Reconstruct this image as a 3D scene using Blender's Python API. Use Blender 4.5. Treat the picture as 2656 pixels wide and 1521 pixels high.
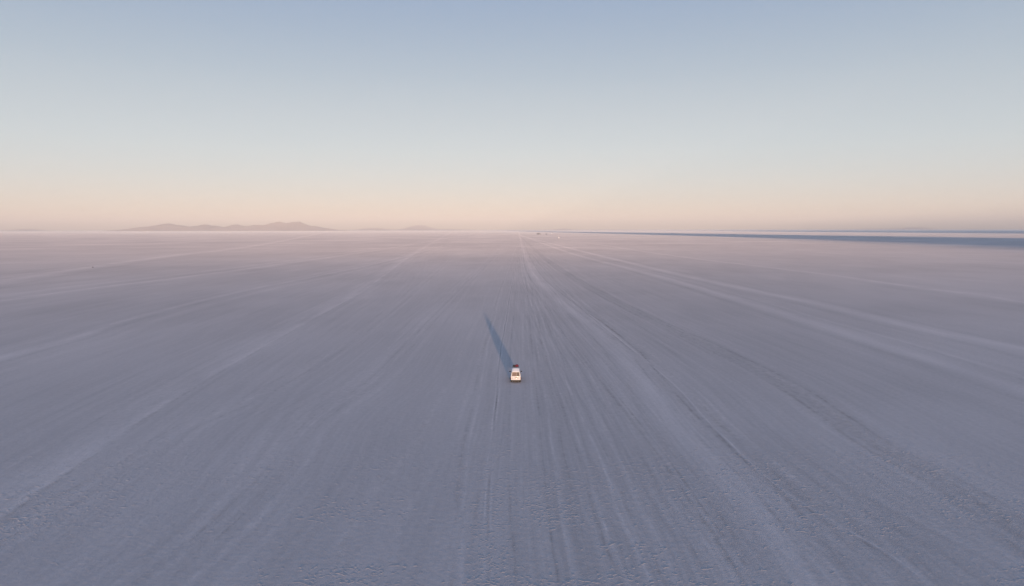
import bpy, bmesh, math, random
import numpy as np
from mathutils import Vector, Matrix, noise as mnoise

for o in list(bpy.data.objects):
    bpy.data.objects.remove(o)
S = bpy.context.scene
C = S.collection
R = math.radians
random.seed(7)
rng = np.random.default_rng(7)

# ------------------------------------------------------------------ camera
CAM_H = 26.2
F_PX = 1731.0                     # focal length in pixels of a 2656 px wide picture
PITCH = 5.44
cam_d = bpy.data.cameras.new('camera')
cam_d.sensor_width = 36.0
cam_d.lens = 36.0 * F_PX / 2656.0
cam_d.clip_start = 0.5
cam_d.clip_end = 120000.0
cam = bpy.data.objects.new('camera', cam_d)
C.objects.link(cam)
cam.location = (0, 0, CAM_H)
cam.rotation_mode = 'XYZ'
cam.matrix_world = (Matrix.Translation((0, 0, CAM_H)) @ Matrix.Rotation(R(90 - PITCH), 4, 'X')
                    @ Matrix.Rotation(R(-0.09), 4, 'Z'))
S.camera = cam

# ------------------------------------------------------------------ sky, sun, exposure
SUN_EL, SUN_AZ = 1.85, 5.65        # sun just above the horizon behind the camera, a little to its right
EXPO = 1.5
SKY_STRENGTH = 0.12
S.view_settings.view_transform = 'Standard'
S.view_settings.look = 'None'
S.view_settings.exposure = EXPO
S.view_settings.gamma = 1.0
S.view_settings.use_curve_mapping = False

world = bpy.data.worlds.new('World')
S.world = world
world.use_nodes = True
wn = world.node_tree
bg = wn.nodes['Background']
bg.inputs['Strength'].default_value = SKY_STRENGTH
sky = wn.nodes.new('ShaderNodeTexSky')
sky.sky_type = 'NISHITA'
sky.sun_disc = False
sky.sun_elevation = R(SUN_EL)
sky.sun_rotation = R(180 - SUN_AZ)
sky.altitude = 3650
sky.air_density = 1.0
sky.dust_density = 1.0
sky.ozone_density = 1.0
# dusty high-plateau air: the clear-air sky is blended with an even, paler dusk gradient by elevation
tc = wn.nodes.new('ShaderNodeTexCoord')
sep = wn.nodes.new('ShaderNodeSeparateXYZ')
wn.links.new(tc.outputs['Generated'], sep.inputs[0])
mx = wn.nodes.new('ShaderNodeMath'); mx.operation = 'MAXIMUM'; mx.inputs[1].default_value = 0.0
wn.links.new(sep.outputs['Z'], mx.inputs[0])
sq = wn.nodes.new('ShaderNodeMath'); sq.operation = 'POWER'; sq.inputs[1].default_value = 0.5
wn.links.new(mx.outputs[0], sq.inputs[0])
ramp = wn.nodes.new('ShaderNodeValToRGB')
ramp.color_ramp.interpolation = 'B_SPLINE'
SKY_STOPS = [  # elevation, linear colour
    (0.0, (0.84, 0.67, 0.54)), (1.0, (0.80, 0.66, 0.55)), (3.0, (0.69, 0.675, 0.65)), (6.2, (0.60, 0.665, 0.70)),
    (9.0, (0.55, 0.605, 0.655)), (12.4, (0.465, 0.545, 0.62)), (18.3, (0.305, 0.405, 0.565)), (30.0, (0.26, 0.38, 0.60)),
    (50.0, (0.22, 0.345, 0.61)), (90.0, (0.19, 0.32, 0.61))]
cr = ramp.color_ramp
while len(cr.elements) < len(SKY_STOPS):
    cr.elements.new(0.5)
for e, (el, c) in zip(cr.elements, SKY_STOPS):
    e.position = math.sqrt(max(0.0, math.sin(R(el))))
    e.color = (*c, 1)
wn.links.new(sq.outputs[0], ramp.inputs[0])
gain = wn.nodes.new('ShaderNodeVectorMath'); gain.operation = 'SCALE'
gain.inputs['Scale'].default_value = 1.0 / (SKY_STRENGTH * 2 ** EXPO)
wn.links.new(ramp.outputs[0], gain.inputs[0])
mixs = wn.nodes.new('ShaderNodeMix'); mixs.data_type = 'RGBA'
mixs.inputs['Factor'].default_value = 0.92
wn.links.new(sky.outputs[0], mixs.inputs['A'])
wn.links.new(gain.outputs[0], mixs.inputs['B'])
wn.links.new(mixs.outputs['Result'], bg.inputs['Color'])

sun_d = bpy.data.lights.new('sun', 'SUN')
sun_d.energy = 2.05
sun_d.angle = R(0.7)
sun_d.color = (1.0, 0.69, 0.48)
sun = bpy.data.objects.new('sun', sun_d)
C.objects.link(sun)
to_sun = Vector((math.sin(R(SUN_AZ)) * math.cos(R(SUN_EL)), -math.cos(R(SUN_AZ)) * math.cos(R(SUN_EL)), math.sin(R(SUN_EL))))
sun.rotation_mode = 'QUATERNION'
sun.rotation_quaternion = to_sun.to_track_quat('Z', 'Y')
sun.location = to_sun * 300

S.render.engine = 'CYCLES'
S.cycles.use_denoising = True
S.cycles.volume_bounces = 0
S.cycles.max_bounces = 6

# ------------------------------------------------------------------ helpers
def ground_at(px, py):
    """display pixel of the survey picture (2542 px wide) -> point on the flat ground"""
    X, Y = px * 1.0449 - 1328.0, py * 1.0449 - 760.5
    p = R(PITCH)
    dy = F_PX * math.cos(p) - Y * math.sin(p)
    dz = -F_PX * math.sin(p) - Y * math.cos(p)
    k = CAM_H / -dz
    return X * k, dy * k

def link(name, me, mat=None, parent=None):
    o = bpy.data.objects.new(name, me)
    C.objects.link(o)
    if mat is not None:
        me.materials.append(mat)
    if parent is not None:
        o.parent = parent
    return o

def tag(o, label=None, cat=None, group=None, kind=None):
    for k, v in (('label', label), ('category', cat), ('group', group), ('kind', kind)):
        if v:
            o[k] = v
    return o

def from_bm(name, bm, mat, parent=None, smooth=True):
    bmesh.ops.recalc_face_normals(bm, faces=bm.faces[:])
    me = bpy.data.meshes.new(name)
    bm.to_mesh(me)
    bm.free()
    if smooth:
        me.polygons.foreach_set('use_smooth', [True] * len(me.polygons))
        try:
            me.set_sharp_from_angle(angle=R(32))
        except Exception:
            pass
    return link(name, me, mat, parent)

def from_np(name, v, f, mat, smooth=True, parent=None):
    me = bpy.data.meshes.new(name)
    me.from_pydata([tuple(a) for a in v], [], [tuple(a) for a in f])
    if smooth:
        me.polygons.foreach_set('use_smooth', [True] * len(me.polygons))
    me.update()
    return link(name, me, mat, parent)

def empty(name, loc, rz=0.0):
    o = bpy.data.objects.new(name, None)
    C.objects.link(o)
    o.location = loc
    o.rotation_euler = (0, 0, rz)
    o.empty_display_size = 0.2
    return o

def bx(bm, c, s, bev=0.0, rot=None):
    r = bmesh.ops.create_cube(bm, size=1.0)
    vs = r['verts']
    bmesh.ops.scale(bm, vec=s, verts=vs)
    if bev:
        es = list({e for v in vs for e in v.link_edges})
        rb = bmesh.ops.bevel(bm, geom=es, offset=bev, segments=2, affect='EDGES', profile=0.6)
        vs = list({v for f in rb['faces'] for v in f.verts} | {v for v in vs if v.is_valid})
    if rot is not None:
        bmesh.ops.rotate(bm, cent=(0, 0, 0), matrix=rot, verts=vs)
    bmesh.ops.translate(bm, vec=c, verts=vs)
    return vs

def bar(bm, a, b, r, seg=8):
    a, b = Vector(a), Vector(b)
    d = b - a
    q = d.to_track_quat('Z', 'Y').to_matrix().to_4x4()
    res = bmesh.ops.create_cone(bm, cap_ends=True, segments=seg, radius1=r, radius2=r, depth=d.length)
    bmesh.ops.transform(bm, matrix=Matrix.Translation((a + b) / 2) @ q, verts=res['verts'])
    return res['verts']

# ------------------------------------------------------------------ materials
def mat(name, col, rough=0.6, metal=0.0, spec=0.5, diff_rough=0.0, grain=None, bump=None, coat=0.0):
    m = bpy.data.materials.new(name)
    m.use_nodes = True
    nt = m.node_tree
    b = nt.nodes['Principled BSDF']
    b.inputs['Base Color'].default_value = (*col, 1)
    b.inputs['Roughness'].default_value = rough
    b.inputs['Metallic'].default_value = metal
    b.inputs['Specular IOR Level'].default_value = spec
    b.inputs['Coat Weight'].default_value = coat
    b.inputs['Diffuse Roughness'].default_value = diff_rough
    if grain:
        scale, amt, col2 = grain
        t = nt.nodes.new('ShaderNodeTexCoord')
        n = nt.nodes.new('ShaderNodeTexNoise')
        n.inputs['Scale'].default_value = scale
        n.inputs['Detail'].default_value = 5
        nt.links.new(t.outputs['Object'], n.inputs['Vector'])
        mr = nt.nodes.new('ShaderNodeMapRange')
        mr.inputs['From Min'].default_value = 0.35
        mr.inputs['From Max'].default_value = 0.7
        mr.inputs['To Max'].default_value = amt
        nt.links.new(n.outputs['Fac'], mr.inputs['Value'])
        mm = nt.nodes.new('ShaderNodeMix'); mm.data_type = 'RGBA'
        mm.inputs['A'].default_value = (*col, 1)
        mm.inputs['B'].default_value = (*col2, 1)
        nt.links.new(mr.outputs[0], mm.inputs['Factor'])
        nt.links.new(mm.outputs['Result'], b.inputs['Base Color'])
        if bump:
            bp = nt.nodes.new('ShaderNodeBump')
            bp.inputs['Distance'].default_value = bump
            nt.links.new(n.outputs['Fac'], bp.inputs['Height'])
            nt.links.new(bp.outputs[0], b.inputs['Normal'])
    return m

# ---- salt: rough crust, pressed pale where wheels have run, with dirt in the ruts
class NB:
    """small helper that chains shader math nodes"""
    def __init__(self, nt):
        self.nt = nt
    def _in(self, sock, v):
        if isinstance(v, (int, float)):
            sock.default_value = v
        else:
            self.nt.links.new(v, sock)
    def m(self, op, a, b=0.0, c=0.0, clamp=False):
        n = self.nt.nodes.new('ShaderNodeMath')
        n.operation = op
        n.use_clamp = clamp
        self._in(n.inputs[0], a); self._in(n.inputs[1], b); self._in(n.inputs[2], c)
        return n.outputs[0]
    def xyz(self, x, y, z=0.0):
        n = self.nt.nodes.new('ShaderNodeCombineXYZ')
        self._in(n.inputs[0], x); self._in(n.inputs[1], y); self._in(n.inputs[2], z)
        return n.outputs[0]
    def noise(self, vec, scale=1.0, detail=3.0, rough=0.55, dist=0.0, dim='2D'):
        n = self.nt.nodes.new('ShaderNodeTexNoise')
        n.noise_dimensions = dim
        self.nt.links.new(vec, n.inputs['Vector'])
        n.inputs['Scale'].default_value = scale
        n.inputs['Detail'].default_value = detail
        n.inputs['Roughness'].default_value = rough
        n.inputs['Distortion'].default_value = dist
        return n.outputs['Fac']
    def voro_edge(self, vec, scale=1.0, rand=1.0):
        n = self.nt.nodes.new('ShaderNodeTexVoronoi')
        n.voronoi_dimensions = '2D'
        n.feature = 'DISTANCE_TO_EDGE'
        self.nt.links.new(vec, n.inputs['Vector'])
        n.inputs['Scale'].default_value = scale
        n.inputs['Randomness'].default_value = rand
        return n.outputs['Distance']
    def rng(self, v, a, b, c, d, smooth=False):
        n = self.nt.nodes.new('ShaderNodeMapRange')
        n.interpolation_type = 'SMOOTHSTEP' if smooth else 'LINEAR'
        n.clamp = True
        self._in(n.inputs['Value'], v)
        for k, x in (('From Min', a), ('From Max', b), ('To Min', c), ('To Max', d)):
            n.inputs[k].default_value = x
        return n.outputs[0]
    def curve(self, v, pts):
        n = self.nt.nodes.new('ShaderNodeFloatCurve')
        n.mapping.use_clip = False
        n.mapping.extend = 'EXTRAPOLATED'
        c = n.mapping.curves[0]
        pts = sorted(pts)
        while len(c.points) < len(pts):
            c.points.new(0.5, 0.5)
        for p, (x, y) in zip(c.points, pts):
            p.location = (x, y)
            p.handle_type = 'AUTO'
        n.mapping.update()
        self._in(n.inputs['Value'], v)
        n.inputs['Factor'].default_value = 1.0
        return n.outputs[0]

Y0 = 40.0
def track_samples(pts):
    """ground points of a surveyed wheel track as (1/y, x/y) pairs"""
    out = []
    for px, py in pts:
        x, y = ground_at(px, py)
        out.append((Y0 / y, (x / y + 1.5) / 3.0))
    return out

def px_to_m(px, py):
    """width on the ground of px picture pixels at picture row py"""
    x0, y = ground_at(1271, py)
    x1, _ = ground_at(1271 + px, py)
    return abs(x1 - x0)

# every track: surveyed course, then its marks: (offset px, half width px, row, brightness, depth of rut)
TRACKS = {
 'l1': ([(-300, 745), (0, 697), (230, 661), (430, 633), (580, 617), (766, 585)],
        [(0, 24, 660, .17, 0), (60, 14, 660, -.06, 0), (-45, 8, 660, .07, 0)]),
 'l2': ([(-300, 792), (0, 745), (150, 724), (430, 690), (700, 655), (960, 617), (1080, 597)],
        [(0, 12, 690, .17, 0), (50, 18, 690, -.05, 0), (-70, 18, 690, .07, 0)]),
 'l3': ([(-200, 945), (0, 887), (184, 837), (263, 808), (342, 785), (600, 722), (760, 690), (950, 650), (1100, 610)],
        [(0, 18, 830, .12, .3), (38, 10, 830, -.07, .5), (90, 18, 830, .06, 0), (-60, 16, 830, .05, .2)]),
 'l4': ([(-200, 1405), (0, 1272), (204, 1130), (371, 1019), (557, 908), (761, 796), (897, 722), (1021, 635), (1080, 600)],
        [(0, 22, 985, .14, .4), (-44, 26, 985, .08, .4), (20, 5, 985, -.03, .9), (8, 4, 985, .05, .7), (-84, 14, 985, .05, .6), (70, 14, 985, .03, .4)]),
 'l5': ([(300, 1475), (371, 1421), (557, 1266), (650, 1174), (773, 1037), (897, 957), (990, 870), (1080, 780), (1170, 690), (1230, 630)],
        [(0, 6, 1090, -.05, .9), (18, 6, 1090, .06, .7), (40, 6, 1090, -.05, .9), (-24, 12, 1090, .06, .6), (-60, 9, 1090, .05, .6), (76, 10, 1090, .05, .5)]),
 'l6': ([(-200, 1425), (186, 1229), (340, 1143), (470, 1056), (557, 1019), (736, 926), (900, 820), (1050, 700), (1130, 630)],
        [(0, 12, 1090, .05, .9), (30, 6, 1090, -.06, .9), (-30, 6, 1090, -.05, .8), (52, 8, 1090, .05, .5)]),
 'c0': ([(830, 1456), (890, 1270), (1000, 1140), (1085, 1000), (1160, 850), (1225, 700), (1265, 630)],
        [(0, 10, 1250, .05, 1.0), (110, 12, 1250, .05, .8)]),
 'c1': ([(1125, 1456), (1145, 1150), (1165, 1040), (1190, 930), (1230, 760), (1270, 640)],
        [(0, 6, 1100, -.06, .8), (14, 4, 1100, .06, .6), (40, 6, 1100, -.03, .4)]),
 'c2': ([(1211, 1456), (1214, 1250), (1222, 1100), (1238, 930), (1265, 740), (1287, 640)],
        [(0, 3, 1250, -.16, 1.0), (-7, 2.5, 1250, .10, .4), (7, 2.5, 1250, .10, .4), (-26, 6, 1250, -.04, .3), (52, 4, 1250, -.05, .6)]),
 'c3': ([(1420, 1456), (1385, 1250), (1365, 1100), (1345, 950), (1325, 800), (1310, 690), (1300, 625)],
        [(0, 5, 1250, .08, .9), (-30, 5, 1250, -.05, .8), (-52, 5, 1250, .06, .8), (34, 6, 1250, -.05, .6), (-80, 6, 1250, .05, .5)]),
 'r2': ([(2010, 1460), (1982, 1421), (1914, 1316), (1828, 1205), (1729, 1112), (1655, 1025), (1610, 963), (1549, 883), (1475, 812), (1395, 750), (1338, 697), (1312, 655), (1299, 618)],
        [(0, 44, 1025, .17, .1), (-62, 6, 1025, -.05, .7), (22, 5, 1025, -.06, .6), (52, 6, 1025, .07, .5), (64, 5, 1025, -.08, 1.0), (-90, 14, 1025, .06, .4), (110, 14, 1025, .05, .3)]),
 'r3': ([(1650, 1456), (1570, 1300), (1510, 1150), (1440, 1000), (1390, 880), (1340, 760), (1308, 680), (1296, 620)],
        [(0, 6, 1150, -.07, .7), (-22, 5, 1150, .09, .6), (30, 8, 1150, .06, .5), (-60, 4, 1150, .08, .8), (-72, 4, 1150, -.05, .8), (-110, 8, 1150, -.04, .4)]),
 'r3b': ([(1850, 1456), (1784, 1347), (1716, 1254), (1642, 1149), (1560, 1040), (1490, 950), (1420, 860), (1355, 765), (1312, 680), (1298, 620)],
        [(0, 8, 1120, -.08, .8), (18, 4, 1120, -.03, .7), (-22, 6, 1120, .08, .5), (-50, 10, 1120, -.04, .5)]),
 'r4': ([(2750, 1470), (2542, 1335), (2446, 1262), (2323, 1185), (2177, 1108), (2075, 1035), (1951, 955), (1750, 855), (1560, 765), (1440, 700), (1370, 655), (1330, 622)],
        [(0, 40, 1185, -.09, .7), (44, 9, 1185, -.08, 1.0), (-48, 10, 1185, -.08, 1.0), (12, 8, 1185, .06, .9), (-84, 16, 1185, .05, .2), (88, 16, 1185, .05, .2)]),
 'r4b': ([(2290, 1456), (2215, 1392), (2056, 1297), (1920, 1210), (1780, 1080), (1660, 950), (1540, 850), (1430, 755), (1355, 680), (1315, 630)],
        [(0, 5, 1262, -.08, 1.0), (12, 3, 1262, .11, .6), (44, 16, 1262, -.05, .8), (-40, 12, 1262, -.04, .6), (84, 8, 1262, .07, .7)]),
 'r5a': ([(2800, 935), (2542, 870), (2261, 812), (2013, 753), (1766, 700), (1600, 662), (1487, 635), (1380, 608)],
        [(0, 28, 790, .18, .1), (-56, 16, 790, -.05, .3), (54, 14, 790, -.04, 0)]),
 'r5b': ([(2800, 1050), (2542, 969), (2261, 877), (2013, 802), (1797, 734), (1580, 672), (1440, 636), (1362, 610)],
        [(0, 34, 868, .17, .1), (-62, 14, 868, -.06, .5), (54, 9, 868, -.05, .5), (72, 6, 868, .08, .5)]),
 'r6': ([(2800, 790), (2542, 752), (2380, 728), (2250, 712), (2090, 688), (1907, 665), (1718, 642), (1610, 627), (1500, 610)],
        [(0, 13, 690, .17, 0), (-44, 16, 690, -.04, 0)]),
}

def salt_material():
    m = bpy.data.materials.new('salt_crust')
    m.use_nodes = True
    nt = m.node_tree
    b = nt.nodes['Principled BSDF']
    N = NB(nt)
    geo = nt.nodes.new('ShaderNodeNewGeometry')
    sp = nt.nodes.new('ShaderNodeSeparateXYZ')
    nt.links.new(geo.outputs['Position'], sp.inputs[0])
    x, y = sp.outputs[0], sp.outputs[1]
    ys = N.m('MAXIMUM', y, 20.0)
    q = N.m('DIVIDE', Y0, ys)
    s = N.m('DIVIDE', x, ys)
    # broad mottling and long wind streaks
    mott = N.noise(N.xyz(x, y), 0.006, 5, 0.6)
    mott2 = N.noise(N.xyz(x, N.m('MULTIPLY', y, 0.35)), 0.05, 5, 0.6)
    fine = N.noise(N.xyz(x, y), 1.6, 6, 0.68)
    # worn edges of every mark: noise that breaks it up along its length
    total = None
    rough_sum = None
    rut = None
    dists = {}
    wob = N.m('MULTIPLY', N.m('SUBTRACT', N.noise(N.xyz(x, N.m('MULTIPLY', y, 0.5)), 0.035, 3, 0.6), 0.5), 1.1)
    breakup = N.rng(N.noise(N.xyz(x, N.m('MULTIPLY', y, 0.22)), 0.22, 4, 0.65), 0.32, 0.62, 0.15, 1.25)
    breakup2 = N.rng(N.noise(N.xyz(N.m('ADD', x, 311.0), N.m('MULTIPLY', y, 0.12)), 0.5, 4, 0.7), 0.35, 0.62, 0.0, 1.4)
    breakup3 = N.rng(N.noise(N.xyz(N.m('ADD', x, 97.0), N.m('MULTIPLY', y, 0.2)), 0.16, 5, 0.65), 0.3, 0.65, 0.62, 1.12)
    for name, (pts, marks) in TRACKS.items():
        cv = N.curve(q, track_samples(pts))
        sc = N.m('MULTIPLY_ADD', cv, 3.0, -1.5)
        d = N.m('MULTIPLY', N.m('SUBTRACT', s, sc), ys)
        d = N.m('ADD', d, wob)
        dists[name] = d
        for i, (off, half, row, amp, depth) in enumerate(marks):
            o_m, w_m = math.copysign(px_to_m(abs(off), row), off) if off else 0.0, px_to_m(half, row)
            t = N.m('MULTIPLY_ADD', d, 1.0 / w_m, -o_m / w_m)
            g = N.m('EXPONENT', N.m('MULTIPLY', N.m('MULTIPLY', t, t), -1.0))
            gb = N.m('MULTIPLY', g, breakup3 if half > 25 else breakup if half > 7 else breakup2)
            amp = amp * (0.9 if amp < 0 else 1.0) * (1.7 if half <= 5 else 1.0)
            total = N.m('MULTIPLY', gb, amp) if total is None else N.m('MULTIPLY_ADD', gb, amp, total)
            if depth:
                rut = N.m('MULTIPLY', gb, depth) if rut is None else N.m('MULTIPLY_ADD', gb, depth, rut)
    # countless faint wheel lines running with the main tracks
    def family(d, width, fu, fy, amp, seed):
        nonlocal total
        t = N.m('MULTIPLY', d, 1.0 / width)
        win = N.m('EXPONENT', N.m('MULTIPLY', N.m('MULTIPLY', t, t), -1.0))
        n = N.noise(N.xyz(N.m('MULTIPLY_ADD', d, fu, seed), N.m('MULTIPLY', y, fy)), 1.0, 5, 0.7)
        n = N.m('SUBTRACT', n, 0.5)
        total = N.m('MULTIPLY_ADD', N.m('MULTIPLY', n, win), amp, total)
        return n, win
    family(dists['c3'], 14.0, 1.6, 0.014, .34, 10.0)
    family(dists['r3b'], 14.0, 1.5, 0.012, .36, 50.0)
    family(dists['r4b'], 26.0, 1.0, 0.012, .30, 90.0)
    family(dists['r4'], 34.0, 0.7, 0.012, .26, 330.0)
    family(dists['l5'], 16.0, 1.2, 0.014, .30, 270.0)
    family(dists['l4'], 30.0, 0.7, 0.012, .28, 130.0)
    family(dists['l3'], 60.0, 0.25, 0.010, .20, 290.0)
    family(dists['r5b'], 60.0, 0.25, 0.008, .20, 170.0)
    family(dists['l2'], 120.0, 0.09, 0.005, .18, 210.0)
    val = N.m('ADD', total, 1.0)
    val = N.m('MULTIPLY_ADD', N.m('SUBTRACT', mott, 0.5), 0.34, val)
    val = N.m('MULTIPLY_ADD', N.m('SUBTRACT', mott2, 0.5), 0.22, val)
    val = N.m('MULTIPLY_ADD', N.m('SUBTRACT', fine, 0.5), 0.30, val)
    grain = N.noise(N.xyz(N.m('ADD', x, 57.0), N.m('MULTIPLY', y, 0.8)), 0.9, 6, 0.72)
    val = N.m('MULTIPLY_ADD', N.m('MULTIPLY', N.m('SUBTRACT', grain, 0.5), N.m('ADD', N.m('MINIMUM', rut, 1.6), 0.15)), 0.55, val)
    # dirt: brown dust where the ruts are
    dirt = N.rng(N.m('MULTIPLY', rut, N.noise(N.xyz(x, N.m('MULTIPLY', y, 0.3)), 0.35, 5, 0.65)), 0.3, 1.1, 0.0, 0.45)
    colm = nt.nodes.new('ShaderNodeMix'); colm.data_type = 'RGBA'
    colm.inputs['A'].default_value = (*SALT_COL, 1)
    colm.inputs['B'].default_value = (*SALT_DIRT, 1)
    nt.links.new(dirt, colm.inputs['Factor'])
    # bright horizon strip painted into the crust colour: lighter and warmer with distance
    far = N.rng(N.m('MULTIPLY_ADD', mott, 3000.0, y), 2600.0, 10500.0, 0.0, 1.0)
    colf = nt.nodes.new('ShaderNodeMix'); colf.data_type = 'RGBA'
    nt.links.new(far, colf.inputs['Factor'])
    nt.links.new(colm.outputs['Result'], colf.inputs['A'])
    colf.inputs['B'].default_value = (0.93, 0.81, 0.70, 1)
    vm = nt.nodes.new('ShaderNodeVectorMath'); vm.operation = 'SCALE'
    nt.links.new(colf.outputs['Result'], vm.inputs[0])
    nt.links.new(val, vm.inputs['Scale'])
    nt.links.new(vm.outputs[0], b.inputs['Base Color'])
    b.inputs['Roughness'].default_value = 0.75
    b.inputs['Specular IOR Level'].default_value = 0.12
    b.inputs['Diffuse Roughness'].default_value = 0.60
    # relief: fine crust, raised polygon rims where the crust is broken by wheels, shallow ruts
    ed = N.voro_edge(N.xyz(N.m('ADD', x, N.m('MULTIPLY', mott2, 3.0)), N.m('MULTIPLY', y, 1.0)), 1.15)
    rim = N.rng(ed, 0.0, 0.09, 1.0, 0.0, True)
    broken = N.rng(N.m('MULTIPLY', N.m('ADD', N.m('MULTIPLY', rut, 1.0), 0.06), N.noise(N.xyz(x, y), 0.33, 4, 0.7)), 0.10, 0.5, 0.0, 1.0)
    h = N.m('MULTIPLY', N.m('MULTIPLY', rim, broken), 0.012)
    h = N.m('MULTIPLY_ADD', fine, 0.042, h)
    h = N.m('MULTIPLY_ADD', N.noise(N.xyz(x, y), 5.0, 4, 0.7), N.m('MULTIPLY_ADD', broken, 0.012, 0.014), h)
    h = N.m('MULTIPLY_ADD', N.noise(N.xyz(x, N.m('MULTIPLY', y, 0.2)), 0.4, 4, 0.6), 0.05, h)
    h = N.m('MULTIPLY_ADD', rut, -0.015, h)
    bp = nt.nodes.new('ShaderNodeBump')
    bp.inputs['Strength'].default_value = 0.72
    bp.inputs['Distance'].default_value = 1.0
    nt.links.new(h, bp.inputs['Height'])
    nt.links.new(bp.outputs[0], b.inputs['Normal'])
    return m

SALT_COL = (0.472, 0.417, 0.400)
SALT_DIRT = (0.39, 0.34, 0.305)
M = {}
M['salt'] = salt_material()
M['hill'] = mat('bare_rock', (0.43, 0.355, 0.32), 0.9, spec=0.1, diff_rough=1.0, grain=(0.002, 0.6, (0.52, 0.44, 0.40)))

# ------------------------------------------------------------------ the ground
GX, GY0, GY1 = 40000.0, -6000.0, 42000.0
xs = np.linspace(-GX, GX, 41)
ys = np.linspace(GY0, GY1, 25)
v = [(x, y, 0.0) for y in ys for x in xs]
f = [(j * 41 + i, j * 41 + i + 1, (j + 1) * 41 + i + 1, (j + 1) * 41 + i) for j in range(24) for i in range(40)]
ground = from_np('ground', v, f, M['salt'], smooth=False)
tag(ground, kind='structure')

# ------------------------------------------------------------------ hills on the horizon
def ridge(name, prof, dist, depth, seed, z0=-2.0, slopes=1.0):
    """a range of hills: crest heights along the picture's horizon at one distance, with real depth and gullies"""
    px = np.array([a for a, _ in prof], float)
    hh = np.array([a for _, a in prof], float)
    n, k = 220, 26
    X = np.linspace(px[0], px[-1], n)
    H = np.interp(X, px, hh)
    ker = np.array([0, 1, 2, 1, 0.0]); ker /= ker.sum()
    H = np.convolve(np.pad(H, 2, mode='edge'), ker, 'valid')
    H = H * np.array([1 + .16 * mnoise.fractal((a * .07, seed, 0), .8, 2.1, 5) for a in X])
    vs = []
    for j in range(k):
        t = j / (k - 1) * 2 - 1
        for i in range(n):
            wx = (X[i] - 1328.0) / F_PX * dist
            h = H[i] / F_PX * dist
            p = mnoise.fractal((wx * 0.0016 + seed, t * 3.2, seed), 0.9, 2.1, 5)
            bell = max(0.0, 1 - abs(t + 0.10 * p)) ** (0.85)
            z = h * bell * (1 + 0.22 * p * (1 - bell)) + z0 * (1 - bell)
            vs.append((wx, dist + t * depth + p * depth * .05, z if 0 < j < k - 1 else z0))
    fs = [(j * n + i, j * n + i + 1, (j + 1) * n + i + 1, (j + 1) * n + i) for j in range(k - 1) for i in range(n - 1)]
    o = from_np(name, vs, fs, M['hill'])
    return tag(o, kind='structure')

pa = [(110, 163), (150, 145), (220, 128), (290, 107), (420, 98), (440, 86), (500, 82), (570, 100), (590, 93), (640, 97), (710, 115), (780, 113), (830, 102),
      (870, 98), (960, 103), (1040, 110), (1110, 130), (1180, 128), (1230, 108), (1290, 95), (1340, 115), (1450, 108), (1540, 100), (1650, 96), (1690, 78),
      (1780, 60), (1850, 75), (1930, 67), (1990, 68), (2060, 88), (2110, 104), (2150, 115), (2210, 118), (2230, 128), (2310, 135), (2360, 152), (2440, 158), (2540, 164)]
ridge('hills', [(350, 0)] + [(330 + a / 4.461, (166 - b) / 4.461) for a, b in pa] + [(905, 0)], 20000, 1800, 3.1)
pb = [(100, 135), (160, 132), (215, 118), (280, 106), (400, 106), (500, 115), (560, 132), (620, 133), (680, 128), (740, 120), (800, 105), (850, 104), (900, 120), (1000, 123), (1300, 126), (1600, 129), (1700, 135)]
ridge('hills', [(900 + a / 5.086, (136 - b) / 5.086) for a, b in pb], 30000, 2400, 8.3)
pc = [(760, 135), (830, 95), (900, 77), (960, 68), (1040, 79), (1110, 102), (1170, 120), (1250, 135)]
ridge('hills', [(900 + a / 5.086, (136 - b) / 5.086) for a, b in pc], 37000, 2400, 12.7)
ridge('hills', [(18, 0), (30, 1.5), (50, 2.0), (62, 4.5), (72, 4.2), (82, 4.0), (92, 0)], 34000, 1500, 17.9)
ridge('hills', [(1432, 0), (1440, 1.6), (1456, 2.4), (1462, 4.6), (1468, 2.6), (1480, 2.0), (1490, 0)], 36000, 1500, 21.4)
ridge('hills', [(2180, 0), (2250, 1.6), (2340, 2.0), (2360, 4.6), (2375, 4.0), (2395, 1.8), (2420, 0)], 37000, 1800, 26.2)

# two mountains on the shore behind the camera, out of frame, whose long evening shadows fall across the salt on the right
dvec = Vector((-math.sin(R(SUN_AZ)), math.cos(R(SUN_AZ)), 0))
nvec = Vector((math.cos(R(SUN_AZ)), math.sin(R(SUN_AZ)), 0))
def mountain(prof, t0, depth, seed):
    """prof: (sideways metres, crest height)"""
    pp = np.array([a for a, _ in prof], float)
    hh = np.array([a for _, a in prof], float)
    n, k = 120, 40
    P = np.linspace(pp[0], pp[-1], n)
    H = np.interp(P, pp, hh)
    vs = []
    for j in range(k):
        t = j / (k - 1) * 2 - 1
        for i in range(n):
            p = mnoise.fractal((P[i] * 0.002 + seed, t * 2.5, seed), 0.9, 2.1, 5)
            bell = max(0.0, 1 - abs(t)) ** 0.9
            z = H[i] * bell * (1 + 0.15 * p * (1 - bell)) - 2 * (1 - bell)
            w = nvec * P[i] + dvec * (t0 + t * depth)
            vs.append((w.x, w.y, z if 0 < j < k - 1 else -2.0))
    fs = [(j * n + i, j * n + i + 1, (j + 1) * n + i + 1, (j + 1) * n + i) for j in range(k - 1) for i in range(n - 1)]
    return tag(from_np('mountain', vs, fs, M['hill']), kind='structure')
mountain([(200, 0), (400, 45), (600, 74), (800, 100), (950, 130), (1010, 220), (1010, 420), (1090, 500), (1200, 540), (1330, 470), (1420, 270), (1500, 165), (1600, 115), (1750, 70), (1900, 0)], -2000, 900, 31.0)
mountain([(2200, 0), (2600, 60), (2950, 150), (3250, 270), (3700, 390), (4700, 470), (5600, 440), (6800, 475), (8200, 420), (9500, 300), (11000, 0)], -2600, 1500, 37.0)

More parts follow.
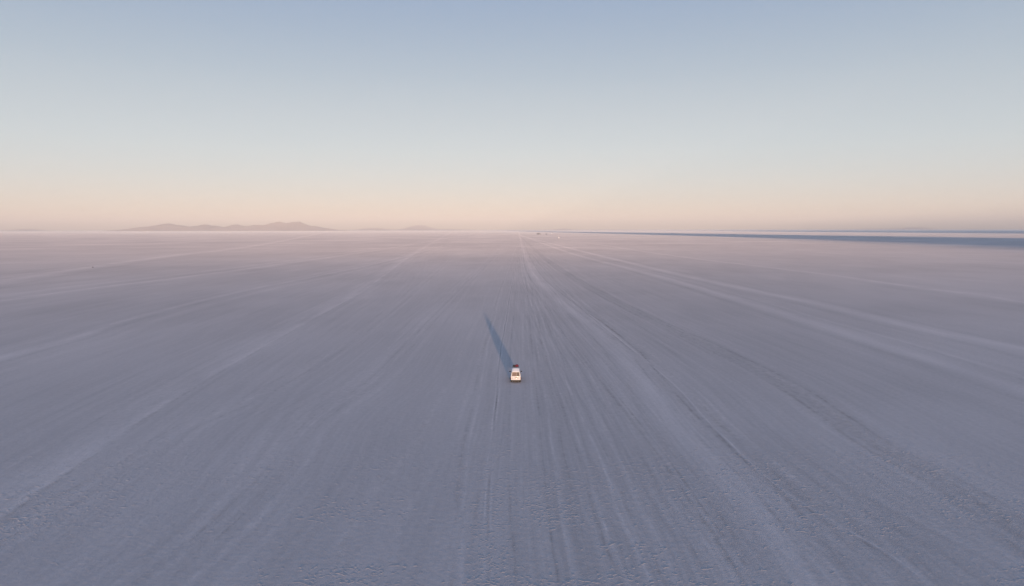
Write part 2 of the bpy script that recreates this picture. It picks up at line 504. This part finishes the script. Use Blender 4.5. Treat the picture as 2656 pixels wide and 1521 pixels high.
# ------------------------------------------------------------------ evening haze over the flat
HAZE_DENSITY = 4.0e-5
def haze_box():
    m = bpy.data.materials.new('haze_air')
    m.use_nodes = True
    nt = m.node_tree
    nt.nodes.remove(nt.nodes['Principled BSDF'])
    out = nt.nodes['Material Output']
    pv = nt.nodes.new('ShaderNodeVolumePrincipled')
    pv.inputs['Color'].default_value = (0.97, 0.95, 0.95, 1)
    pv.inputs['Density'].default_value = HAZE_DENSITY
    pv.inputs['Anisotropy'].default_value = -0.24   # dust throws much of the low sun back towards it
    nt.links.new(pv.outputs[0], out.inputs['Volume'])
    bm = bmesh.new()
    z0, z1 = -4.0, 660.0
    bx(bm, (0, (GY0 + GY1) / 2, (z0 + z1) / 2), (2 * GX + 400, GY1 - GY0 + 400, z1 - z0))
    o = from_bm('haze', bm, m, smooth=False)
    tag(o, kind='stuff')
haze_box()

# ------------------------------------------------------------------ broken salt crust beside the wheel tracks
def crust():
    vs, fs = [], []
    names = ['l4', 'l5', 'l6', 'c0', 'c1', 'c2', 'c3', 'r2', 'r3', 'r3b', 'r4', 'r4b']
    weights = {'l4': 1.3, 'l5': 1.6, 'l6': 1.4, 'c0': 2.2, 'c1': .7, 'c2': .8, 'c3': 2.4, 'r2': .7, 'r3': 1.0, 'r3b': .9, 'r4': 2.2, 'r4b': 1.2}
    spread = {'l4': 5.0, 'l5': 3.5, 'l6': 4.0, 'c0': 3.2, 'c1': 1.6, 'c2': 1.2, 'c3': 2.6, 'r2': 5.0, 'r3': 3.0, 'r3b': 3.0, 'r4': 4.0, 'r4b': 3.2}
    for nm in names:
        g = [ground_at(*p) for p in TRACKS[nm][0]]
        g = sorted(g, key=lambda a: a[1])
        gy = np.array([a[1] for a in g]); gx = np.array([a[0] for a in g])
        for _ in range(int(750 * weights[nm])):
            q = rng.uniform(1 / 150.0, 1 / 44.0)
            yy = 1 / q
            if mnoise.noise((yy * 0.09, hash(nm) % 97 if False else len(nm) * 7.1 + weights[nm] * 13, 0)) < 0.02:
                continue
            xx = np.interp(yy, gy, gx) + rng.normal(0, spread[nm])
            add_flake(vs, fs, xx, yy)
    for _ in range(500):
        q = rng.uniform(1 / 140.0, 1 / 44.0)
        yy = 1 / q
        xx = rng.uniform(-0.8, 0.8) * yy
        if mnoise.noise((xx * 0.05, yy * 0.05, 3.3)) < 0.0:
            continue
        add_flake(vs, fs, xx, yy, 0.8)
    return vs, fs

def add_flake(vs, fs, x, y, k=1.0):
    """a plate of crust tipped up by a wheel: short steep face towards the sun, long gentle back"""
    w = min(.5, rng.lognormal(-1.9, .55)) * k
    h = rng.uniform(0.006, 0.018) * k
    front, back = h * rng.uniform(2.0, 4.5), h * rng.uniform(12, 26)
    a = rng.normal(0, 0.4)
    ca, sa = math.cos(a), math.sin(a)
    n = 4
    b0 = len(vs)
    for i in range(n + 1):
        t = i / n * 2 - 1
        hh = h * (1 - t * t) ** .6 * rng.uniform(.55, 1.2)
        cx, cy = t * w, rng.normal(0, .035)
        for (oy, oz) in ((-front, -0.003), (0, hh), (back, -0.003)):
            lx, ly = cx, cy + oy
            vs.append((x + lx * ca - ly * sa, y + lx * sa + ly * ca, oz))
    for i in range(n):
        p, r = b0 + i * 3, b0 + i * 3 + 3
        fs.append((p, r, r + 1, p + 1))
        fs.append((p + 1, r + 1, r + 2, p + 2))

M['flake'] = mat('salt_flake', (0.472, 0.417, 0.400), 0.8, spec=0.15, diff_rough=0.6)
cv_, cf_ = crust()
tag(from_np('salt_crust', cv_, cf_, M['flake'], smooth=False), kind='stuff')

# ------------------------------------------------------------------ the car
M['paint'] = mat('dusty_white_paint', (0.62, 0.60, 0.60), 0.42, spec=0.4, coat=0.15, grain=(2.2, 0.30, (0.53, 0.50, 0.485)))
M['lit_roof_paint'] = mat('sunlit_roof_paint', (0.84, 0.79, 0.75), 0.4, spec=0.4, coat=0.1, grain=(2.0, 0.25, (0.74, 0.69, 0.65)))  # paler than the body: low sun on the roof painted into its colour
M['trim'] = mat('black_trim', (0.025, 0.025, 0.027), 0.6)
M['rubber'] = mat('tyre_rubber', (0.03, 0.03, 0.03), 0.85, spec=0.2, grain=(8, 0.5, (0.12, 0.11, 0.10)))
M['rim'] = mat('steel_rim', (0.35, 0.35, 0.36), 0.35, 0.9)
M['glass'] = mat('dark_glass', (0.03, 0.025, 0.025), 0.08, spec=0.5)
M['lighter_glass'] = mat('lighter_glass', (0.155, 0.105, 0.085), 0.5, spec=0.3, grain=(5, 0.4, (0.13, 0.085, 0.07)))  # lighter brown tone of the left rear pane
M['clear_glass'] = mat('smoky_glass', (0.07, 0.045, 0.035), 0.25, spec=0.4)
M['red_lens'] = mat('red_lens', (0.30, 0.03, 0.02), 0.3, spec=0.4)
M['lamp'] = mat('lamp_glass', (0.5, 0.5, 0.5), 0.1, spec=0.6)
M['chrome'] = mat('chrome', (0.6, 0.58, 0.55), 0.25, 1.0)
M['plate'] = mat('number_plate', (0.42, 0.40, 0.36), 0.5)
M['dust'] = mat('salt_splash', (0.20, 0.165, 0.14), 0.9, spec=0.1, grain=(9, 0.6, (0.33, 0.29, 0.26)))
M['red_cloth'] = mat('red_cloth', (0.16, 0.016, 0.032), 0.75, spec=0.2, grain=(6, 0.6, (0.15, 0.012, 0.03)))
M['dark_cloth'] = mat('dark_cloth', (0.030, 0.026, 0.026), 0.85, spec=0.2, grain=(6, 0.6, (0.06, 0.05, 0.048)))
M['rack'] = mat('rack_metal', (0.05, 0.045, 0.04), 0.5, 0.4)

CAR_X, CAR_Y = 0.62, 112.15
car = empty('car', (CAR_X, CAR_Y, 0), 0.0)
ZS = 1.13
car.scale = (.93, 1, ZS)        # tall, narrow body
tag(car, 'white four-wheel-drive car seen from behind, alone on the salt, with luggage on its roof', 'car')

def loft(bm, sections):
    """sections: list of rings of equal count"""
    rings = [[bm.verts.new(p) for p in s] for s in sections]
    n = len(rings[0])
    for a, b in zip(rings, rings[1:]):
        for i in range(n):
            bm.faces.new((a[i], a[(i + 1) % n], b[(i + 1) % n], b[i]))
    bm.faces.new(rings[0][::-1])
    bm.faces.new(rings[-1])
    return rings

def ring(y, zb, zt, w, bulge, r, tilt=0.0):
    """rounded rectangle across the car at length y: bottom zb, top zt, half width w"""
    pts = []
    half = [(w * .94, zb), (w - .012, zb + r * .6), (w, zb + (zt - zb) * .45), (w, zt - (zt - zb) * .28), (w - bulge * .35, zt - r), (w - bulge, zt - r * .25), (w - bulge - r, zt)]
    for a, z in half:
        pts.append((a, y + tilt * (z - zb), z))
    for a, z in reversed(half):
        pts.append((-a, y + tilt * (z - zb), z))
    return pts

# lower body, with arches cut over the wheels
bm = bmesh.new()
secs = [ring(.10, .56, 1.02, .86, .06, .08), ring(.16, .54, 1.08, .915, .05, .07), ring(.60, .44, 1.10, .93, .05, .06), ring(1.6, .42, 1.10, .935, .05, .06),
        ring(2.9, .42, 1.08, .935, .05, .06), ring(3.55, .43, 1.08, .93, .06, .06), ring(4.2, .45, 1.03, .92, .08, .08), ring(4.62, .48, .96, .87, .10, .10), ring(4.74, .54, .88, .80, .10, .08)]
loft(bm, secs)
# greenhouse: narrower towards the roof
gsec = []
def gring(z, w, y0, y1, r):
    pts = []
    for (cx, cy, a0) in ((w - r, y1 - r, 0), (-(w - r), y1 - r, 90), (-(w - r), y0 + r, 180), (w - r, y0 + r, 270)):
        for k in range(4):
            a = R(a0 + k * 30)
            pts.append((cx + r * math.cos(a), cy + r * math.sin(a), z))
    return pts
loft(bm, [gring(1.06, .875, .13, 3.62, .06), gring(1.13, .868, .14, 3.52, .07), gring(1.69, .745, .30, 2.98, .09)])
body = from_bm('body', bm, M['paint'], car)

# roof: rises from a lip over the rear window to its crown above the front seats, then drops to the windscreen
bm = bmesh.new()
ROOF = [(.28, 1.695), (.30, 1.735), (.55, 1.85), (.85, 1.995), (1.1, 2.09), (1.3, 2.125), (1.7, 2.135), (2.25, 2.10), (2.65, 1.98), (2.9, 1.82), (2.975, 1.695)]
def roof_z(y):
    return float(np.interp(y, [a for a, _ in ROOF], [b for _, b in ROOF]))
secs = []
for y_, z_ in ROOF:
    hgt = max(z_ - 1.685, .012)
    row = []
    for u in (-1, -.985, -.95, -.88, -.7, -.35, 0, .35, .7, .88, .95, .985, 1):
        row.append((u * .745, y_, 1.685 + hgt * (1 - abs(u) ** 5) ** .5 if abs(u) < 1 else 1.685))
    secs.append(row)
for row in secs:
    row.append((0, row[0][1], 1.68))
loft(bm, secs)
for xr in (-.42, -.14, .14, .42):
    for ya, yb in zip((.5, .85, 1.15, 1.35), (.85, 1.15, 1.35, 1.8)):
        bar(bm, (xr, ya, roof_z(ya) + .002), (xr, yb, roof_z(yb) + .002), .018, 6)
roof = from_bm('roof', bm, M['lit_roof_paint'], car)
for sx in (-1, 1):
    bm = bmesh.new()
    bx(bm, (sx * .752, 1.6, 1.692), (.02, 2.5, .03), .006)
    from_bm('roof_gutter', bm, M['trim'], roof)

# tailgate: panel with its pressed recess, handle and number plate
bm = bmesh.new()
bx(bm, (0, .115, .90), (1.56, .05, .36), .015)
bx(bm, (0, .105, .80), (.74, .04, .10), .012)
tail = from_bm('tailgate', bm, M['paint'], car)
bm = bmesh.new(); bx(bm, (.02, .078, .93), (.52, .02, .05), .008)
from_bm('handle', bm, M['dust'], tail)
bm = bmesh.new(); bx(bm, (.08, .078, .80), (.42, .012, .12), .004)
from_bm('number_plate', bm, M['plate'], tail)
for c_, d_, a_ in (((.20, .082, .885), (.34, .014, .035), -12), ((.36, .0825, .80), (.06, .012, .14), 0), ((.46, .083, .84), (.05, .012, .16), 0), ((-.62, .082, .80), (.22, .014, .05), 0)):
    bm = bmesh.new()
    bx(bm, c_, d_, .004, Matrix.Rotation(R(a_), 3, 'Y'))
    from_bm('mud_splash', bm, M['dust'], tail)
# bright chrome strip catching the low sun
bm = bmesh.new(); bx(bm, (.22, .083, .985), (.30, .02, .03), .006, Matrix.Rotation(R(-4), 3, 'X'))
from_bm('chrome_strip', bm, M['chrome'], tail)

# rear window in its frame, two panes
def pane(name, corners, m, parent, th=.012):
    bm = bmesh.new()
    a = [Vector(c) for c in corners]
    nrm = (a[1] - a[0]).cross(a[2] - a[0]).normalized()
    f0 = [bm.verts.new(c + nrm * th) for c in a]
    f1 = [bm.verts.new(c - nrm * th) for c in a]
    bm.faces.new(f0); bm.faces.new(f1[::-1])
    n = len(a)
    for i in range(n):
        bm.faces.new((f0[i], f1[i], f1[(i + 1) % n], f0[(i + 1) % n]))
    return from_bm(name, bm, m, parent, smooth=False)
def rear(x, z):
    return (x, .13 + (z - 1.06) * (.17 / .63) - .012, z)
rw = pane('rear_window', [rear(-.72, 1.07), rear(.18, 1.07), rear(.16, 1.66), rear(-.64, 1.66)], M['lighter_glass'], car)
rw['label'] = 'wide lighter left pane of the rear window'
rw2 = pane('rear_window', [rear(.205, 1.07), rear(.72, 1.07), rear(.64, 1.66), rear(.185, 1.66)], M['clear_glass'], car)
rw2['label'] = 'narrow darker right pane of the rear window'
bm = bmesh.new()
bar(bm, (.25, .07, 1.08), (.48, .14, 1.28), .010)
from_bm('wiper', bm, M['trim'], rw2)
# side windows and windscreen
def side(sx, y, z):
    w = .868 + (.745 - .868) * (z - 1.13) / .56
    return (sx * (w + .002), y, z)
for sx in (-1, 1):
    for (yb0, yb1, yt0, yt1) in ((.45, 1.35, .52, 1.33), (1.43, 2.30, 1.41, 2.24), (2.38, 3.28, 2.32, 2.74)):
        pane('side_window', [side(sx, yb0, 1.16), side(sx, yb1, 1.16), side(sx, yt1, 1.64), side(sx, yt0, 1.64)], M['glass'], car)
def front(x, z):
    return (x, 3.52 + (z - 1.13) * (2.98 - 3.52) / .56 + .004, z)
ws = pane('windscreen', [front(-.76, 1.17), front(.76, 1.17), front(.66, 1.65), front(-.66, 1.65)], M['glass'], car)
# bonnet
bm = bmesh.new()
bx(bm, (0, 4.02, 1.085), (1.5, .95, .05), .02, None)
from_bm('bonnet', bm, M['paint'], car)
# bumpers
bm = bmesh.new()
bx(bm, (0, .10, .60), (1.74, .24, .18), .05)
from_bm('rear_bumper', bm, M['paint'], car)
bm = bmesh.new()
bx(bm, (0, .19, .44), (1.66, .18, .16), .02)
from_bm('valance', bm, M['trim'], car)
bm = bmesh.new()
bx(bm, (0, 4.74, .56), (1.78, .24, .22), .05)
from_bm('front_bumper', bm, M['trim'], car)
bm = bmesh.new()
bx(bm, (0, 2.4, .42), (1.5, 4.1, .14), .03)
from_bm('chassis', bm, M['trim'], car)
bm = bmesh.new()
bx(bm, (0, 4.735, .80), (1.0, .06, .17), .015)
from_bm('grille', bm, M['trim'], car)
for sx in (-1, 1):
    bm = bmesh.new(); bx(bm, (sx * .885, .14, .80), (.06, .09, .22), .02)
    from_bm('tail_light', bm, M['red_lens'], car)
    bm = bmesh.new(); bx(bm, (sx * .66, 4.73, .82), (.26, .07, .17), .02)
    from_bm('headlight', bm, M['lamp'], car)
    # door mirror on its arm
    bm = bmesh.new(); bar(bm, (sx * .86, 3.02, 1.17), (sx * 1.0, 3.0, 1.22), .022)
    bx(bm, (sx * 1.07, 3.0, 1.27), (.21, .10, .20), .03)
    mi = from_bm('door_mirror', bm, M['trim'], car)
    bm = bmesh.new(); bx(bm, (sx * 1.07, 2.947, 1.27), (.16, .006, .14))
    from_bm('mirror_glass', bm, M['glass'], mi)
    bm = bmesh.new(); bx(bm, (sx * .955, 1.95, .40), (.16, 1.7, .05), .015)
    from_bm('side_step', bm, M['trim'], car)
    for (ya, yb) in ((.95, 1.9), (1.92, 2.9)):
        bm = bmesh.new(); bx(bm, (sx * .934, (ya + yb) / 2, .78), (.014, yb - ya - .03, .50), .006)
        dr = from_bm('door', bm, M['paint'], car)
        bm = bmesh.new(); bx(bm, (sx * .95, ya + .12, .95), (.03, .16, .035), .008)
        from_bm('handle', bm, M['trim'], dr)
# wheels
def wheel(x, y, sx):
    bm = bmesh.new()
    prof = [(.20, -.12), (.33, -.125), (.372, -.09), (.38, -.03), (.38, .03), (.372, .09), (.33, .125), (.20, .12)]
    n = 28
    rings = []
    for i in range(n):
        a = 2 * math.pi * i / n
        rings.append([bm.verts.new((p[1], p[0] * math.cos(a), p[0] * math.sin(a))) for p in prof])
    for i in range(n):
        a, b = rings[i], rings[(i + 1) % n]
        for k in range(len(prof)):
            bm.faces.new((a[k], a[(k + 1) % len(prof)], b[(k + 1) % len(prof)], b[k]))
    w = from_bm('wheel', bm, M['rubber'], car)
    w.location = (x, y, .38 / ZS)
    w.scale = (1, 1, 1 / ZS)
    bm = bmesh.new()
    bar(bm, (-.10, 0, 0), (.10, 0, 0), .205, 24)
    bar(bm, (sx * .10, 0, 0), (sx * .125, 0, 0), .06, 12)
    for k in range(5):
        a = 2 * math.pi * k / 5
        bx(bm, (sx * .105, .12 * math.cos(a), .12 * math.sin(a)), (.02, .05, .05), .008)
    from_bm('rim', bm, M['rim'], w)
    bm = bmesh.new()
    # arch lip over the wheel
    for k in range(9):
        a0, a1 = R(10 + k * 160 / 9), R(10 + (k + 1) * 160 / 9)
        bar(bm, (sx * .935, y + .45 * math.cos(a0), .40 + .45 * math.sin(a0)), (sx * .935, y + .45 * math.cos(a1), .40 + .45 * math.sin(a1)), .035, 6)
    from_bm('wheel_arch', bm, M['trim'], car)
for sx in (-1, 1):
    wheel(sx * .80, .98, sx)
    wheel(sx * .80, 3.82, sx)
# roof rack at the front of the roof
bm = bmesh.new()
z0, z1 = 2.16, 2.26
for z in (z0, z1):
    for a, b in (((-.58, 1.5, z), (.58, 1.5, z)), ((-.58, 2.45, z), (.58, 2.45, z)), ((-.58, 1.5, z), (-.58, 2.45, z)), ((.58, 1.5, z), (.58, 2.45, z))):
        bar(bm, a, b, .016)
for xk in (-.58, -.29, 0, .29, .58):
    bar(bm, (xk, 1.5, z0), (xk, 1.5, z1), .012)
    bar(bm, (xk, 2.45, z0), (xk, 2.45, z1), .012)
    bar(bm, (xk, 1.5, z0), (xk, 2.45, z0), .012)
for yk in (1.6, 1.95, 2.35):
    for sx in (-1, 1):
        bar(bm, (sx * .58, yk, 1.90), (sx * .58, yk, z0), .014)
from_bm('roof_rack', bm, M['rack'], car)

# luggage lying in the rack: things of their own
def duffel(name, loc, L, rad, sq, m, label, cat, straps, flat=.85):
    bm = bmesh.new()
    n, k = 18, 12
    rings = []
    for j in range(k + 1):
        t = j / k * 2 - 1
        rr = rad * (1 - abs(t) ** 5) ** .5 if abs(t) < 1 else .02
        rr = max(rr, rad * .12)
        ringv = []
        for i in range(n):
            a = 2 * math.pi * i / n
            w = 1 + .05 * mnoise.noise((t * 3, math.cos(a) * 2, math.sin(a) * 2 + loc[0] * 9))
            cx, sn = math.cos(a), math.sin(a)
            e = sq
            ringv.append(bm.verts.new((t * L / 2, rr * w * math.copysign(abs(cx) ** e, cx), rr * w * flat * math.copysign(abs(sn) ** e, sn))))
        rings.append(ringv)
    for a, b in zip(rings, rings[1:]):
        for i in range(n):
            bm.faces.new((a[i], a[(i + 1) % n], b[(i + 1) % n], b[i]))
    bm.faces.new(rings[0][::-1]); bm.faces.new(rings[-1])
    o = from_bm(name, bm, m)
    o.location = loc
    tag(o, label, cat)
    for t in straps:
        bm = bmesh.new()
        for i in range(n):
            a0, a1 = 2 * math.pi * i / n, 2 * math.pi * (i + 1) / n
            def pt(a):
                cx, sn = math.cos(a), math.sin(a)
                return (t * L, (rad + .012) * math.copysign(abs(cx) ** sq, cx), (rad * flat + .012) * math.copysign(abs(sn) ** sq, sn))
            bar(bm, pt(a0), pt(a1), .014, 5)
        from_bm('strap', bm, M['trim'], o)
    return o
duffel('travel_bag', (CAR_X + .22, CAR_Y + 1.80, 2.175 * ZS + .23), .56, .27, .7, M['red_cloth'], 'red bag strapped on the roof rack of the white car', 'bag', (-.2, .2))
duffel('travel_bag', (CAR_X - .26, CAR_Y + 1.80, 2.175 * ZS + .19), .46, .24, .6, M['dark_cloth'], 'dark bag beside the red bag on the roof rack of the white car', 'bag', (0.0,), .8)

# ------------------------------------------------------------------ small things far out on the flat
M['white_wall'] = mat('white_sheet', (0.62, 0.61, 0.60), 0.6)
M['stone'] = mat('dark_stone', (0.05, 0.045, 0.045), 0.9, grain=(1.5, 0.7, (0.09, 0.08, 0.075)))
def truck(name, loc, k, label, rz=0.0):
    t = empty(name, loc, rz)
    tag(t, label, 'truck')
    bm = bmesh.new(); bx(bm, (0, 2.6 * k, 2.35 * k), (2.5 * k, 5.2 * k, 2.9 * k), .08 * k)
    from_bm('cargo_box', bm, M['white_wall'], t)
    bm = bmesh.new(); bx(bm, (0, 6.2 * k, 1.65 * k), (2.3 * k, 1.7 * k, 2.1 * k), .15 * k)
    from_bm('cab', bm, M['white_wall'], t)
    bm = bmesh.new(); bx(bm, (0, 3.4 * k, .72 * k), (1.2 * k, 6.9 * k, .3 * k), .03)
    from_bm('chassis', bm, M['trim'], t)
    for sx in (-1, 1):
        for yk in (1.2, 5.9):
            bm = bmesh.new(); bar(bm, ((sx * 1.0 - .14) * k, yk * k, .46 * k), ((sx * 1.0 + .14) * k, yk * k, .46 * k), .46 * k, 14)
            from_bm('wheel', bm, M['rubber'], t)
    return t
def far_point(X, Y, horizon=597.0):
    y = CAM_H * F_PX / (Y - horizon)
    return (X - 1328.0) / F_PX * y, y
tx, ty = far_point(1449, 621)
truck('box_truck', (tx, ty, 0), 1.15, 'white box truck far out on the salt, lower of two pale specks below horizon')
# pale peaked shelter, farther out
px_, py_ = far_point(1430.5, 609.2)
sh = empty('peaked_shelter', (px_, py_, 0), 0.1)
tag(sh, 'small white peaked shelter on the salt just below the horizon', 'shelter')
bm = bmesh.new()
loft(bm, [[(-3.6, -3.6, 1.4), (3.6, -3.6, 1.4), (3.6, 3.6, 1.4), (-3.6, 3.6, 1.4)], [(-2.0, -2.0, 4.4), (2.0, -2.0, 4.4), (2.0, 2.0, 4.4), (-2.0, 2.0, 4.4)],
          [(-.3, -.3, 8.2), (.3, -.3, 8.2), (.3, .3, 8.2), (-.3, .3, 8.2)]])
from_bm('canopy', bm, M['white_wall'], sh, smooth=False)
for ax in (-3.4, 3.4):
    for ay in (-3.4, 3.4):
        bm = bmesh.new(); bar(bm, (ax, ay, 0), (ax, ay, 1.5), .12)
        from_bm('pole', bm, M['white_wall'], sh)

def rock(name, loc, size, label, cat, seed, lumps=1):
    bm = bmesh.new()
    for k in range(lumps):
        r = bmesh.ops.create_icosphere(bm, subdivisions=3, radius=1.0)
        ox = (k - (lumps - 1) / 2) * size[0] * 1.1
        sc = 1.0 if lumps == 1 else (0.55 + 0.45 * math.sin((k + 1) / (lumps + 1) * math.pi))
        for v_ in r['verts']:
            p = v_.co.copy()
            d = 1 + .35 * mnoise.fractal(p * 1.3 + Vector((seed + k * 5, 0, 0)), 1.0, 2.0, 4)
            v_.co = Vector((p.x * size[0] * d * sc + ox, p.y * size[1] * d * sc, max(-.1, p.z) * size[2] * d * sc))
    o = from_bm(name, bm, M['stone'])
    o.location = loc
    return tag(o, label, cat)
rx, ry = far_point(1397, 609.5)
rock('rock_outcrop', (rx, ry, 0), (5.5, 6, 5.0), 'low dark rock outcrop far out on the salt below the horizon', 'rock', 4.0, 3)
rx, ry = far_point(1417, 610)
rock('boulder', (rx, ry, 0), (3.0, 3, 4.0), 'small dark boulder between the rock outcrop and the white shelter', 'rock', 9.0)
rx, ry = far_point(240, 693.5)
rock('stone', (rx, ry, 0), (.5, .5, .5), 'dark stone lying on the pale wheel track at the far left', 'rock', 14.0)
